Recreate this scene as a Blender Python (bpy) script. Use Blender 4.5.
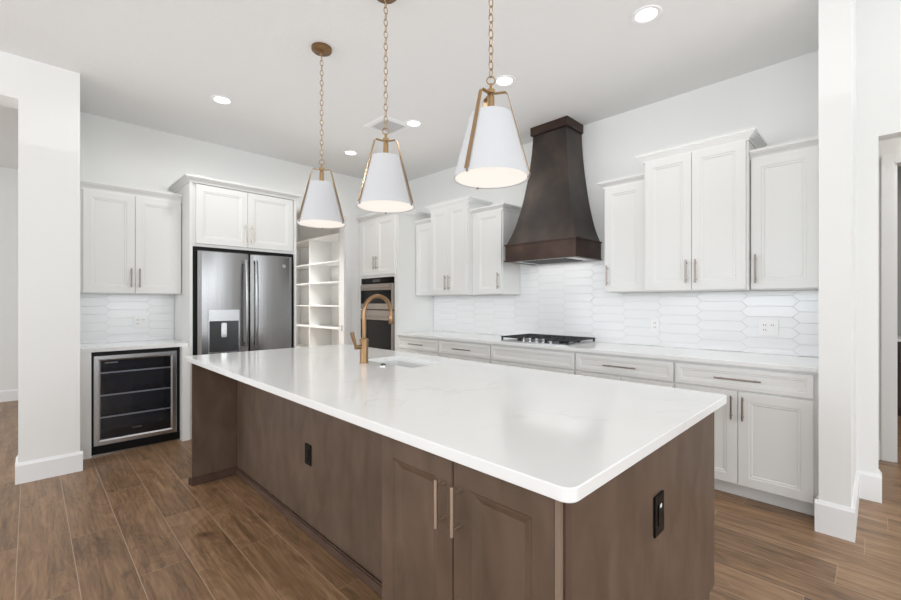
import bpy, bmesh, math, random
from mathutils import Vector, Matrix
random.seed(4)
S = bpy.context.scene
COL = S.collection
for o in list(bpy.data.objects): bpy.data.objects.remove(o)
PI = math.pi

# ------------------------------------------------------------------ camera
FPX = 424.23
cam_data = bpy.data.cameras.new('camera')
cam_data.sensor_width = 36.0; cam_data.sensor_fit = 'HORIZONTAL'
cam_data.lens = FPX*36.0/901.0
cam_data.shift_y = 2.5/901.0
cam_data.clip_start = 0.02
cam = bpy.data.objects.new('camera', cam_data); COL.objects.link(cam)
YAW = math.radians(45.253)
cam.location = (0, 0, 1.30); cam.rotation_euler = (PI/2, 0, YAW)
S.camera = cam

# ------------------------------------------------------------------ exposure, world, daylight
S.view_settings.view_transform = 'Standard'; S.view_settings.look = 'None'
S.view_settings.gamma = 1.0; S.view_settings.use_curve_mapping = False
S.view_settings.exposure = 0.0
W = bpy.data.worlds.new('daylight'); S.world = W; W.use_nodes = True
W.node_tree.nodes['Background'].inputs[0].default_value = (0.93, 0.97, 1.0, 1)
W.node_tree.nodes['Background'].inputs[1].default_value = 0.9

def area(name, loc, rot, sx, sy, power, col=(1, 1, 1), spread=PI):
    l = bpy.data.lights.new(name, 'AREA'); l.shape = 'RECTANGLE'; l.size = sx; l.size_y = sy
    l.energy = power; l.color = col; l.spread = spread
    o = bpy.data.objects.new(name, l); COL.objects.link(o); o.location = loc; o.rotation_euler = rot
    return o
DAY = (0.90, 0.955, 1.0)
# tall glazed doors of the living room behind the camera
area('daylight_east', (4.34, 0.6, 2.0), (0, PI/2, 0), 1.5, 6.5, 118, DAY)
area('daylight_south', (-0.2, -4.84, 2.0), (PI/2, 0, 0), 7.0, 1.5, 160, DAY)
area('daylight_far_room', (-6.7, -4.84, 1.45), (PI/2, 0, 0), 2.2, 2.5, 60, DAY)
# added upward light without a fixture, lifts the ceiling brightness
area('ceiling_fill', (-1.9, 0.6, 2.45), (PI, 0, 0), 5.0, 6.0, 24, (.95, .975, 1), math.radians(140))
# unseen strip lights added under the wall cabinets, brighten the tile
for (ux, uw) in ((-3.57, 1.3), (-1.0, 1.35)):
    area('under_cabinet_light', (ux, 3.76, 1.386), (0, 0, 0), uw, .05, 0.5*uw/1.3)
area('under_cabinet_light', (-5.03, .68, 1.379), (0, 0, 0), .05, .7, .28)

# ------------------------------------------------------------------ materials
def new_mat(name):
    m = bpy.data.materials.new(name); m.use_nodes = True
    nt = m.node_tree; b = nt.nodes['Principled BSDF']
    return m, nt, b
def srgb(r, g, b):
    f = lambda c: (c/255/12.92 if c/255 <= .04045 else ((c/255+.055)/1.055)**2.4)
    return (f(r), f(g), f(b), 1)
def plain(name, col, rough=.5, metal=0, bump=0, bscale=200, spec=.5, coat=0):
    m, nt, b = new_mat(name)
    b.inputs['Base Color'].default_value = col; b.inputs['Roughness'].default_value = rough
    b.inputs['Metallic'].default_value = metal; b.inputs['Specular IOR Level'].default_value = spec
    b.inputs['Coat Weight'].default_value = coat
    if bump:
        tc = nt.nodes.new('ShaderNodeTexCoord'); n = nt.nodes.new('ShaderNodeTexNoise'); n.inputs['Scale'].default_value = bscale
        n.inputs['Detail'].default_value = 3
        bp = nt.nodes.new('ShaderNodeBump'); bp.inputs['Strength'].default_value = bump; bp.inputs['Distance'].default_value = .003
        nt.links.new(tc.outputs['Object'], n.inputs['Vector']); nt.links.new(n.outputs[0], bp.inputs['Height']); nt.links.new(bp.outputs[0], b.inputs['Normal'])
    return m
def emit(name, col, strength, base=None):
    m, nt, b = new_mat(name)
    b.inputs['Base Color'].default_value = base or col
    b.inputs['Emission Color'].default_value = col; b.inputs['Emission Strength'].default_value = strength
    return m

M = {}
M['wall'] = plain('wall_paint', srgb(243, 243, 241), .75, bump=.12, bscale=60)
M['ceil'] = plain('ceiling_paint', srgb(240, 240, 239), .85, bump=.5, bscale=45)
M['trim'] = plain('trim_paint', srgb(246, 246, 246), .4)
M['cab'] = plain('white_cabinet_paint', srgb(243, 243, 241), .38)
M['cabin'] = plain('cabinet_gap_shadow_board', srgb(150, 150, 148), .6)
M['tile'] = plain('white_glazed_tile', srgb(246, 247, 248), .16)
M['grout'] = plain('pale_grout', srgb(226, 226, 225), .8)
M['plastic'] = plain('white_plastic', srgb(247, 247, 246), .35)
M['slot'] = plain('dark_slot', srgb(70, 70, 70), .5)
M['black'] = plain('black_plastic', srgb(7, 7, 8), .45, spec=.25)
M['blackgloss'] = plain('black_glass', srgb(7, 7, 8), .06, spec=.25)
M['iron'] = plain('cast_iron', srgb(34, 34, 36), .55)
M['handle'] = plain('champagne_bronze', srgb(164, 152, 144), .38, 1)
M['handle_light'] = plain('champagne_nickel', srgb(220, 208, 195), .3, 1)
M['brass'] = plain('brushed_brass', srgb(152, 122, 91), .3, 1)
M['gold'] = plain('satin_gold', srgb(184, 154, 115), .3, 1)
M['antique'] = plain('antique_bronze', srgb(138, 110, 78), .36, 1)
M['chrome'] = plain('chrome', srgb(205, 205, 207), .15, 1)
M['sinkw'] = plain('white_sink', srgb(228, 228, 228), .25)
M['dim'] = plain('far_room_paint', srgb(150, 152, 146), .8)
M['coolerliner'] = plain('dark_grey_liner', srgb(88, 90, 94), .4)
M['shelfedge'] = plain('pale_shelf_edge', srgb(225, 226, 228), .3)
M['slot2'] = plain('grey_print', srgb(120, 122, 125), .5)
M['shade'] = None

def shade_mat():
    m, nt, b = new_mat('white_linen_shade')
    b.inputs['Base Color'].default_value = srgb(236, 237, 240); b.inputs['Roughness'].default_value = .85
    tr = nt.nodes.new('ShaderNodeBsdfTranslucent'); tr.inputs[0].default_value = srgb(236, 237, 240)
    mx = nt.nodes.new('ShaderNodeMixShader'); mx.inputs[0].default_value = .22
    nt.links.new(b.outputs[0], mx.inputs[1]); nt.links.new(tr.outputs[0], mx.inputs[2])
    nt.links.new(mx.outputs[0], nt.nodes['Material Output'].inputs[0])
    return m
M['shade'] = shade_mat()
M['diffuser'] = emit('lit_diffuser', srgb(255, 247, 238), .58, srgb(235, 230, 224))
M['lamp'] = emit('lit_downlight', (1, .98, .95, 1), 3.0)

def glass_mat():
    m, nt, b = new_mat('tinted_door_glass')
    t = nt.nodes.new('ShaderNodeBsdfTransparent'); t.inputs[0].default_value = (.88, .89, .92, 1)
    g = nt.nodes.new('ShaderNodeBsdfGlossy'); g.inputs['Roughness'].default_value = .02
    fr = nt.nodes.new('ShaderNodeFresnel'); fr.inputs[0].default_value = 1.45
    mx = nt.nodes.new('ShaderNodeMixShader')
    nt.links.new(fr.outputs[0], mx.inputs[0]); nt.links.new(t.outputs[0], mx.inputs[1]); nt.links.new(g.outputs[0], mx.inputs[2])
    nt.links.new(mx.outputs[0], nt.nodes['Material Output'].inputs[0])
    return m
M['glass'] = glass_mat()

def noisy(name, cols, scale, stretch, rough, metal=0, detail=5, bump=0, distort=0, spec=.5):
    m, nt, b = new_mat(name)
    tc = nt.nodes.new('ShaderNodeTexCoord'); mp = nt.nodes.new('ShaderNodeMapping'); mp.inputs['Scale'].default_value = stretch
    n = nt.nodes.new('ShaderNodeTexNoise'); n.inputs['Scale'].default_value = scale; n.inputs['Detail'].default_value = detail
    n.inputs['Distortion'].default_value = distort
    r = nt.nodes.new('ShaderNodeValToRGB'); els = r.color_ramp.elements
    for i, (p, c) in enumerate(cols):
        e = els[i] if i < 2 else els.new(p)
        e.position = p; e.color = c
    L = nt.links.new
    L(tc.outputs['Object'], mp.inputs['Vector']); L(mp.outputs[0], n.inputs['Vector']); L(n.outputs[0], r.inputs[0]); L(r.outputs[0], b.inputs['Base Color'])
    b.inputs['Roughness'].default_value = rough; b.inputs['Metallic'].default_value = metal
    b.inputs['Specular IOR Level'].default_value = spec
    if bump:
        bp = nt.nodes.new('ShaderNodeBump'); bp.inputs['Strength'].default_value = bump; bp.inputs['Distance'].default_value = .002
        L(n.outputs[0], bp.inputs['Height']); L(bp.outputs[0], b.inputs['Normal'])
    return m
M['wood'] = noisy('stained_maple', [(.25, srgb(84, 67, 54)), (.78, srgb(112, 92, 78))], 6.0, (1.6, 1.6, .7), .42, detail=7, distort=.6)
M['woodtrim'] = noisy('stained_maple_trim', [(.3, srgb(78, 59, 49)), (.72, srgb(99, 78, 66))], 3.2, (1.5, 1.5, .5), .42, detail=7)
M['woodedge'] = noisy('stained_maple_edge', [(.3, srgb(120, 100, 86)), (.72, srgb(140, 120, 104))], 6, (1, 1, .4), .45)
M['bronze'] = noisy('oiled_bronze', [(.25, srgb(58, 53, 52)), (.5, srgb(71, 65, 62)), (.78, srgb(95, 82, 74))], 4, (1, 1, .7), .38, metal=.75, detail=6, bump=.12)
M['bronzeband'] = noisy('burnished_bronze', [(.25, srgb(60, 48, 43)), (.6, srgb(80, 64, 57)), (.85, srgb(104, 83, 72))], 6, (1, 1, 1), .38, metal=.7, detail=6, bump=.1)
M['steel'] = noisy('brushed_steel', [(.3, srgb(146, 145, 145)), (.7, srgb(158, 157, 157))], 3, (60, 60, .6), .24, metal=1)
M['steelsatin'] = noisy('satin_steel', [(.3, srgb(184, 184, 186)), (.7, srgb(200, 200, 202))], 3, (1, 60, 60), .27, metal=1)
M['ovensteel'] = plain('oven_steel', srgb(176, 168, 163), .36, 1)
M['vanity'] = noisy('dark_vanity_wood', [(.3, srgb(62, 48, 40)), (.7, srgb(88, 70, 58))], 4, (1, 1, .3), .5)

def quartz():
    m, nt, b = new_mat('white_quartz'); L = nt.links.new
    tc = nt.nodes.new('ShaderNodeTexCoord')
    n = nt.nodes.new('ShaderNodeTexNoise'); n.inputs['Scale'].default_value = 1.7; n.inputs['Detail'].default_value = 9; n.inputs['Distortion'].default_value = 1.6
    s = nt.nodes.new('ShaderNodeMath'); s.operation = 'SUBTRACT'; s.inputs[1].default_value = .5
    a = nt.nodes.new('ShaderNodeMath'); a.operation = 'ABSOLUTE'
    r = nt.nodes.new('ShaderNodeValToRGB')
    r.color_ramp.elements[0].position = 0; r.color_ramp.elements[0].color = srgb(238, 237, 235)
    r.color_ramp.elements[1].position = .02; r.color_ramp.elements[1].color = srgb(246, 246, 245)
    n2 = nt.nodes.new('ShaderNodeTexNoise'); n2.inputs['Scale'].default_value = 2.3; n2.inputs['Detail'].default_value = 4
    r2 = nt.nodes.new('ShaderNodeValToRGB'); r2.color_ramp.elements[0].position = .45; r2.color_ramp.elements[1].position = .62
    mx = nt.nodes.new('ShaderNodeMixRGB'); mx.inputs[1].default_value = srgb(246, 246, 245)
    L(tc.outputs['Object'], n.inputs['Vector']); L(tc.outputs['Object'], n2.inputs['Vector'])
    L(n.outputs[0], s.inputs[0]); L(s.outputs[0], a.inputs[0]); L(a.outputs[0], r.inputs[0])
    L(n2.outputs[0], r2.inputs[0]); L(r2.outputs[0], mx.inputs[0]); L(r.outputs[0], mx.inputs[2]); L(mx.outputs[0], b.inputs['Base Color'])
    b.inputs['Roughness'].default_value = .13
    return m
M['quartz'] = quartz()

def floor_mat():
    m, nt, b = new_mat('wood_plank_tile'); L = nt.links.new
    def mth(op, a, bb=None, c=None):
        n = nt.nodes.new('ShaderNodeMath'); n.operation = op
        for i, v in enumerate((a, bb, c)):
            if v is None: continue
            if isinstance(v, (int, float)): n.inputs[i].default_value = v
            else: L(v, n.inputs[i])
        return n.outputs[0]
    g = nt.nodes.new('ShaderNodeNewGeometry'); sp = nt.nodes.new('ShaderNodeSeparateXYZ'); L(g.outputs['Position'], sp.inputs[0])
    x, y = sp.outputs[0], sp.outputs[1]
    PW, PL = .2070, 1.22
    rv = mth('DIVIDE', mth('SUBTRACT', y, .367), PW); row = mth('FLOOR', rv); fv = mth('SUBTRACT', rv, row)
    off = mth('MULTIPLY_ADD', row, .655, .063-2*.655)
    ru = mth('DIVIDE', mth('SUBTRACT', x, off), PL); colm = mth('FLOOR', ru); fu = mth('SUBTRACT', ru, colm)
    ev = mth('MULTIPLY', mth('MINIMUM', fv, mth('SUBTRACT', 1.0, fv)), PW)
    eu = mth('MULTIPLY', mth('MINIMUM', fu, mth('SUBTRACT', 1.0, fu)), PL)
    edge = mth('MINIMUM', ev, eu); seam = mth('MAXIMUM', mth('MULTIPLY', mth('LESS_THAN', ev, .0016), .85), mth('MULTIPLY', mth('LESS_THAN', eu, .0013), .6))
    cb = nt.nodes.new('ShaderNodeCombineXYZ'); L(row, cb.inputs[0]); L(colm, cb.inputs[1])
    wn = nt.nodes.new('ShaderNodeTexWhiteNoise'); wn.noise_dimensions = '3D'; L(cb.outputs[0], wn.inputs['Vector'])
    # grain coordinates, shifted per plank
    sh = nt.nodes.new('ShaderNodeVectorMath'); sh.operation = 'SCALE'; L(wn.outputs['Color'], sh.inputs[0]); sh.inputs['Scale'].default_value = 37
    ad = nt.nodes.new('ShaderNodeVectorMath'); ad.operation = 'ADD'; L(g.outputs['Position'], ad.inputs[0]); L(sh.outputs[0], ad.inputs[1])
    def noise(scale, st, det, dist):
        mp = nt.nodes.new('ShaderNodeMapping'); mp.inputs['Scale'].default_value = st; L(ad.outputs[0], mp.inputs['Vector'])
        n = nt.nodes.new('ShaderNodeTexNoise'); n.inputs['Scale'].default_value = scale; n.inputs['Detail'].default_value = det; n.inputs['Distortion'].default_value = dist
        L(mp.outputs[0], n.inputs['Vector']); return n.outputs[0]
    n1 = noise(1.0, (1.2, 5.0, 1), 3, 2.0)
    n2 = noise(1.0, (4, 55, 1), 4, .6)
    n3 = noise(1.0, (3.2, 7, 1), 2, .3)
    n4 = noise(1.0, (1.0, 14, 1), 3, 1.2)
    # growth rings: contour bands of a stretched noise give the cathedral figure
    ring = mth('ABSOLUTE', mth('SUBTRACT', mth('FRACT', mth('MULTIPLY', n1, 9.0)), .5))
    mixv = mth('ADD', mth('MULTIPLY', n1, .26), mth('ADD', mth('MULTIPLY', n2, .34), mth('ADD', mth('MULTIPLY', ring, .13), mth('MULTIPLY', n4, .25))))
    mixv = mth('ADD', mixv, mth('MULTIPLY', wn.outputs['Value'], .09))
    r = nt.nodes.new('ShaderNodeValToRGB'); r.color_ramp.elements[0].position = .34; r.color_ramp.elements[0].color = srgb(98, 73, 51)
    r.color_ramp.elements[1].position = .65; r.color_ramp.elements[1].color = srgb(174, 138, 106)
    e = r.color_ramp.elements.new(.52); e.color = srgb(145, 113, 83)
    L(mixv, r.inputs[0])
    # scattered knots
    kn = nt.nodes.new('ShaderNodeValToRGB'); kn.color_ramp.elements[0].position = .66; kn.color_ramp.elements[0].color = (1, 1, 1, 1)
    kn.color_ramp.elements[1].position = .78; kn.color_ramp.elements[1].color = (.5, .45, .42, 1); L(n3, kn.inputs[0])
    mk = nt.nodes.new('ShaderNodeMixRGB'); mk.blend_type = 'MULTIPLY'; mk.inputs[0].default_value = 1; L(r.outputs[0], mk.inputs[1]); L(kn.outputs[0], mk.inputs[2])
    mx = nt.nodes.new('ShaderNodeMixRGB'); L(seam, mx.inputs[0]); L(mk.outputs[0], mx.inputs[1]); mx.inputs[2].default_value = srgb(190, 164, 138)
    L(mx.outputs[0], b.inputs['Base Color'])
    b.inputs['Roughness'].default_value = .38
    bp = nt.nodes.new('ShaderNodeBump'); bp.inputs['Strength'].default_value = .08; bp.inputs['Distance'].default_value = .002; L(n2, bp.inputs['Height']); L(bp.outputs[0], b.inputs['Normal'])
    return m
M['floor'] = floor_mat()

# ------------------------------------------------------------------ mesh helpers
ident = lambda u, d, z: (u, d, z)
YN, XW = 3.93, -5.21
mapN = lambda u, d, z: (u, YN-d, z)         # along the cooktop wall: d = distance out from the wall
mapW = lambda u, d, z: (XW+d, u, z)         # along the fridge wall
class MB:
    def __init__(s, f=ident): s.bm = bmesh.new(); s.f = f
    def v(s, p): return s.bm.verts.new(s.f(*p))
    def box(s, a, b, bev=0):
        t = bmesh.new()
        P = [(x, y, z) for x in (a[0], b[0]) for y in (a[1], b[1]) for z in (a[2], b[2])]
        V = [t.verts.new(p) for p in P]
        for q in ((0,1,3,2),(4,6,7,5),(0,4,5,1),(2,3,7,6),(0,2,6,4),(1,5,7,3)): t.faces.new([V[i] for i in q])
        bmesh.ops.recalc_face_normals(t, faces=t.faces)
        if bev: bmesh.ops.bevel(t, geom=list(t.edges), offset=bev, segments=2, affect='EDGES', clamp_overlap=True)
        s.merge(t); return s
    def merge(s, t):
        mp = {v: s.v(v.co) for v in t.verts}
        for fc in t.faces:
            try:
                n = s.bm.faces.new([mp[v] for v in fc.verts]); n.smooth = fc.smooth
            except ValueError: pass
        t.free()
    def loft(s, rings, cap0=True, cap1=True, closed=True, smooth=False):
        R = [[s.v(p) for p in r] for r in rings]; n = len(R[0])
        for A, B in zip(R, R[1:]):
            for i in range(n if closed else n-1):
                j = (i+1) % n; f = s.bm.faces.new((A[i], A[j], B[j], B[i])); f.smooth = smooth
        if cap0: s.bm.faces.new(R[0][::-1])
        if cap1: s.bm.faces.new(R[-1])
        return s
    def tube(s, pts, rad, n=10, smooth=True):
        pts = [Vector(p) for p in pts]; rings = []
        rad = rad if isinstance(rad, (list, tuple)) else [rad]*len(pts)
        T0 = (pts[1]-pts[0]).normalized(); ref = Vector((0,0,1)) if abs(T0.z) < .9 else Vector((1,0,0))
        N = T0.cross(ref).normalized()
        for i, p in enumerate(pts):
            T = (pts[min(i+1, len(pts)-1)]-pts[max(i-1, 0)]).normalized()
            N = (N-T*N.dot(T)).normalized(); B = T.cross(N)
            rings.append([tuple(p+(N*math.cos(k*2*PI/n)+B*math.sin(k*2*PI/n))*rad[i]) for k in range(n)])
        return s.loft(rings, smooth=smooth)
    def lathe(s, c, prof, n=40, smooth=True, cap0=True, cap1=True):
        rings = [[(c[0]+r*math.cos(k*2*PI/n), c[1]+r*math.sin(k*2*PI/n), c[2]+z) for k in range(n)] for r, z in prof]
        return s.loft(rings, cap0, cap1, smooth=smooth)
    def torus(s, c, e1, e2, r1, r2, t, n=12, m=6):
        c, e1, e2 = Vector(c), Vector(e1), Vector(e2); e3 = e1.cross(e2); R = []
        for i in range(n):
            a = i*2*PI/n; p = c+e1*r1*math.cos(a)+e2*r2*math.sin(a); o = (e1*r2*math.cos(a)+e2*r1*math.sin(a)).normalized()
            R.append([s.v(tuple(p+(o*math.cos(k*2*PI/m)+e3*math.sin(k*2*PI/m))*t)) for k in range(m)])
        for i in range(n):
            for k in range(m):
                f = s.bm.faces.new((R[i][k], R[(i+1) % n][k], R[(i+1) % n][(k+1) % m], R[i][(k+1) % m])); f.smooth = True
        return s
    def panel(s, u0, u1, z0, z1, d0, rings):
        """moulded slab facing out: rings = (inset, depth beyond d0)"""
        R = [[(u0+i, d0+t, z0+i), (u1-i, d0+t, z0+i), (u1-i, d0+t, z1-i), (u0+i, d0+t, z1-i)] for i, t in rings]
        return s.loft(R)

OFF = {}
def thing(name, label, cat, loc, group=None):
    o = bpy.data.objects.new(name, None); COL.objects.link(o); o.location = loc; o.empty_display_size = .05
    o['label'] = label; o['category'] = cat
    if group: o['group'] = group
    OFF[o.name] = Vector(loc); return o
def obj(name, mb, mat, parent=None, label=None):
    bm = mb.bm; bmesh.ops.recalc_face_normals(bm, faces=bm.faces)
    off = OFF[parent.name] if parent else Vector((0, 0, 0))
    if not parent:
        lo = Vector([min(v.co[i] for v in bm.verts) for i in range(3)]); hi = Vector([max(v.co[i] for v in bm.verts) for i in range(3)])
        off = Vector(((lo.x+hi.x)/2, (lo.y+hi.y)/2, lo.z))
    for e in bm.edges:
        if len(e.link_faces) == 2 and (not (e.link_faces[0].smooth and e.link_faces[1].smooth) or e.calc_face_angle(0) > .75): e.smooth = False
    bm.transform(Matrix.Translation(-off))
    me = bpy.data.meshes.new(name); bm.to_mesh(me); bm.free()
    if mat: me.materials.append(mat)
    o = bpy.data.objects.new(name, me); COL.objects.link(o)
    if parent: o.parent = parent
    else: o.location = off
    OFF[o.name] = off
    if label: o['label'] = label
    return o
def tag(o, label, cat, group=None):
    o['label'] = label; o['category'] = cat
    if group: o['group'] = group
    return o
def struct(name, mb, mat, parent=None):
    o = obj(name, mb, mat, parent)
    if not parent: o['kind'] = 'structure'
    return o
def ebox(name, a, b, mat, parent=None, f=ident, bev=0, label=None): return obj(name, MB(f).box(a, b, bev), mat, parent, label)

# ------------------------------------------------------------------ the room
HC = 3.07; HH = 3.66
struct('floor', MB().box((-8.2, -5.2, -.1), (4.6, 8.2, 0)), M['floor'])
struct('ceiling', MB().box((-8.2, -5.2, HC), (-.105, 8.2, HH+.1)).box((-.105, YN+.12, HC), (4.6, 8.2, HH+.1)).box((-.105, -5.2, HH), (4.6, YN+.12, HH+.1)), M['ceil'])
# cooktop wall with the hallway opening at its right
struct('wall_north', MB().box((XW, YN, 0), (0, YN+.12, HC)).box((0, YN, 2.385), (1.15, YN+.12, HC)).box((1.15, YN, 0), (4.5, YN+.12, HC)).box((-.105, YN, HC), (4.5, YN+.12, HH)), M['wall'])
# fridge wall with pantry doorway
PY0, PY1, PH = 2.20, 3.104, 2.487
struct('wall_west', MB().box((XW-.12, .15, 0), (XW, PY0, HC)).box((XW-.12, PY0, PH), (XW, PY1, HC)).box((XW-.12, PY1, 0), (XW, YN+.12, HC)), M['wall'])
# stub wall at the left and the beam of the left opening
struct('wall_left', MB().box((-4.585, -.06, 0), (-4.345, .275, HC)).box((-4.585, -4.9, 2.762), (-4.345, -.06, HC)).box((XW-.12, .15, 0), (-4.585, .275, HC)), M['wall'])
# partition that ends the cooktop run
struct('wall_right', MB().box((-.24, 3.185, 0), (-.105, YN, HC)), M['wall'])
struct('wall_far', MB().box((-8.2, -4.9, 0), (-8.07, .9, HC)).box((-8.2, .9, 0), (XW-.12, 1.02, HC)), M['wall'])
struct('wall_hall', MB().box((-1.2, 5.0, 0), (.093, 5.12, HC)).box((.093, 5.0, 2.43), (.95, 5.12, HC)).box((.95, 5.0, 0), (1.6, 5.12, HC)).box((-1.2, YN+.12, 0), (-1.1, 5.0, HC)).box((1.6, YN+.12, 0), (1.7, 5.12, HC)), M['wall'])
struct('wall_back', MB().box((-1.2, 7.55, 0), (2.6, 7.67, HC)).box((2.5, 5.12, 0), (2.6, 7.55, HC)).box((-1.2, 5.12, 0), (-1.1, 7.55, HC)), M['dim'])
struct('wall_pantry', MB().box((-7.4, 3.48, 0), (XW-.12, 3.6, HC)).box((-7.5, 1.02, 0), (-7.4, 3.6, HC)), M['wall'])
# living room behind the camera: walls with tall glazed openings
struct('wall_east', MB().box((4.4, -5.1, 0), (4.5, -2.7, HH)).box((4.4, -2.7, 2.75), (4.5, 3.93, HH)), M['wall'])
struct('wall_south', MB().box((-8.1, -5.0, 2.75), (-.105, -4.9, HC)).box((-.105, -5.0, 2.75), (4.4, -4.9, HH)).box((-5.5, -5.0, 0), (-3.8, -4.9, 2.75)).box((3.4, -5.0, 0), (4.4, -4.9, 2.75)).box((-8.1, -5.0, 0), (-7.9, -4.9, 2.75)), M['wall'])
def win(n, f, u0, u1, k):
    mb = MB(f)
    for i in range(k+1):
        u = u0+(u1-u0)*i/k; mb.box((u-.03, -.04, .02), (u+.03, .04, 2.75), .004)
    mb.box((u0, -.04, .0), (u1, .04, .06)).box((u0, -.04, 2.69), (u1, .04, 2.75))
    struct('window_%d' % n, mb, M['trim'])
win(1, lambda u, d, z: (4.45+d, u, z), -2.66, 3.86, 4)
win(2, lambda u, d, z: (u, -4.95+d, z), -3.76, 3.36, 4)
win(3, lambda u, d, z: (u, -4.95+d, z), -7.86, -5.54, 2)

def base_board(name, paths, h=.15, t=.016):
    """runs of board: (x0,y0,x1,y1) footprint rectangles of the board, chamfered at the top by a thinner cap"""
    mb = MB()
    for (x0, y0, x1, y1, nx, ny) in paths:
        mb.box((x0, y0, 0), (x1, y1, h-.02))
        # thinner ogee cap, set back from the room side (nx, ny point into the room)
        R = []
        for (k, z) in ((0, h-.02), (.35, h-.012), (.75, h)):
            a = [x0, y0, x1, y1]
            if nx > 0: a[2] -= t*k
            if nx < 0: a[0] += t*k
            if ny > 0: a[3] -= t*k
            if ny < 0: a[1] += t*k
            R.append([(a[0], a[1], z), (a[2], a[1], z), (a[2], a[3], z), (a[0], a[3], z)])
        mb.loft(R)
    return struct(name, mb, M['trim'])
T = .016
base_board('baseboard_left', [(-4.345, -.06-T, -4.345+T, .275+T, 1, 0), (-4.585, -.06-T, -4.345, -.06, 0, -1), (-4.64, .275, -4.345, .275+T, 0, 1)], .15)
base_board('baseboard_right', [(-.24-T, 3.185-T, -.105+T, 3.185, 0, -1), (-.105, 3.185, -.105+T, YN-T, 1, 0), (-.24-T, 3.185, -.24, 3.28, -1, 0)], .18)
base_board('baseboard_north', [(-.105, YN-T, T, YN, 0, -1), (0, YN, T, YN+.12, 1, 0)], .18)
base_board('baseboard_far', [(-8.07, -4.9, -8.07+T, .9, 1, 0)], .15)
base_board('baseboard_hall', [(-1.1, 5.0-T, .012, 5.0, 0, -1)], .15)
# casings
def casing(name, f, u0, u1, h, w=.075, t=.018):
    mb = MB(f)
    mb.box((u0-w, 0, 0), (u0, t, h+w), .003).box((u1, 0, 0), (u1+w, t, h+w), .003).box((u0, 0, h), (u1, t, h+w), .003)
    return struct(name, mb, M['trim'])
d1 = casing('door_1', mapW, PY0, PY1, PH)
obj('jamb', MB(mapW).box((PY1-.015, -.12, 0), (PY1, .0, PH)).box((PY0, -.12, 0), (PY0+.015, .0, PH)).box((PY0+.015, -.12, PH-.015), (PY1-.015, 0, PH)), M['trim'], d1)
obj('strike_plate', MB(mapW).box((PY1-.017, -.075, .90), (PY1-.0145, -.03, .98)), M['chrome'], d1, 'small metal strike plate')
d2 = casing('door_2', lambda u, d, z: (u, 5.0-d, z), .093, .95, 2.43, .078)
obj('jamb', MB().box((.093, 5.0, 0), (.108, 5.12, 2.43)), M['trim'], d2)

# ------------------------------------------------------------------ tiled backsplashes (elongated hexagon tiles)
def clip(poly, ax, lim, keep_less):
    out = []
    for i in range(len(poly)):
        a, b = poly[i], poly[(i+1) % len(poly)]
        ia = (a[ax] <= lim) if keep_less else (a[ax] >= lim); ib = (b[ax] <= lim) if keep_less else (b[ax] >= lim)
        if ia: out.append(a)
        if ia != ib:
            t = (lim-a[ax])/(b[ax]-a[ax]); out.append((a[0]+t*(b[0]-a[0]), a[1]+t*(b[1]-a[1])))
    return out
def tiles(f, rects, c0, pitch, zref, row=.0785, tip=.02, g=.0011):
    mb = MB(f); gb = MB(f)
    for (u0, u1, z0, z1) in rects:
        gb.box((u0, 0.0005, z0), (u1, .005, z1))
        k0 = math.floor((u0-c0)/pitch)-1; k1 = math.ceil((u1-c0)/pitch)+1
        for k in range(k0, k1):
            a, b = c0+k*pitch, c0+(k+1)*pitch
            base = zref+(row/2 if k % 2 else 0)
            for r in range(math.floor((z0-base)/row)-1, math.ceil((z1-base)/row)+1):
                zl = base+r*row; zh = zl+row; zm = (zl+zh)/2
                P = [(a-tip+g*1.4, zm), (a+tip+g*.6, zl+g), (b-tip-g*.6, zl+g), (b+tip-g*1.4, zm), (b-tip-g*.6, zh-g), (a+tip+g*.6, zh-g)]
                for ax, lim, kl in ((0, u0, False), (0, u1, True), (1, z0, False), (1, z1, True)):
                    P = clip(P, ax, lim, kl)
                    if len(P) < 3: break
                if len(P) < 3: continue
                cx = sum(p[0] for p in P)/len(P); cz = sum(p[1] for p in P)/len(P)
                if max(p[1] for p in P)-min(p[1] for p in P) < .004 or max(p[0] for p in P)-min(p[0] for p in P) < .004: continue
                q = [(p[0]+(.0018 if p[0] < cx else -.0018), p[1]+(.0018 if p[1] < cz else -.0018)) for p in P]
                tx, tz = random.uniform(-.004, .004), random.uniform(-.012, .012)
                mb.loft([[(p[0], .005, p[1]) for p in P], [(p[0], .0070, p[1]) for p in P], [(p[0], .0082+(p[0]-cx)*tx+(p[1]-cz)*tz, p[1]) for p in q]], cap0=False)
    return mb, gb
tN, gN = tiles(mapN, [(-4.288, -.242, .9155, 1.388), (-2.843, -1.714, 1.388, 1.95)], -.418, .312, 1.311)
t = thing('tile_backsplash', 'long white hexagon tile backsplash on the cooktop wall', 'backsplash', (-2.28, YN, .9155))
obj('tile_field', tN, M['tile'], t); obj('grout', gN, M['grout'], t)
tW, gW = tiles(mapW, [(.277, 1.073, .9155, 1.383)], .526, .327, 1.305)
t = thing('tile_backsplash', 'short white hexagon tile backsplash above the beverage cooler', 'backsplash', (XW, .7, .9155))
obj('tile_field', tW, M['tile'], t); obj('grout', gW, M['grout'], t)

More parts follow.
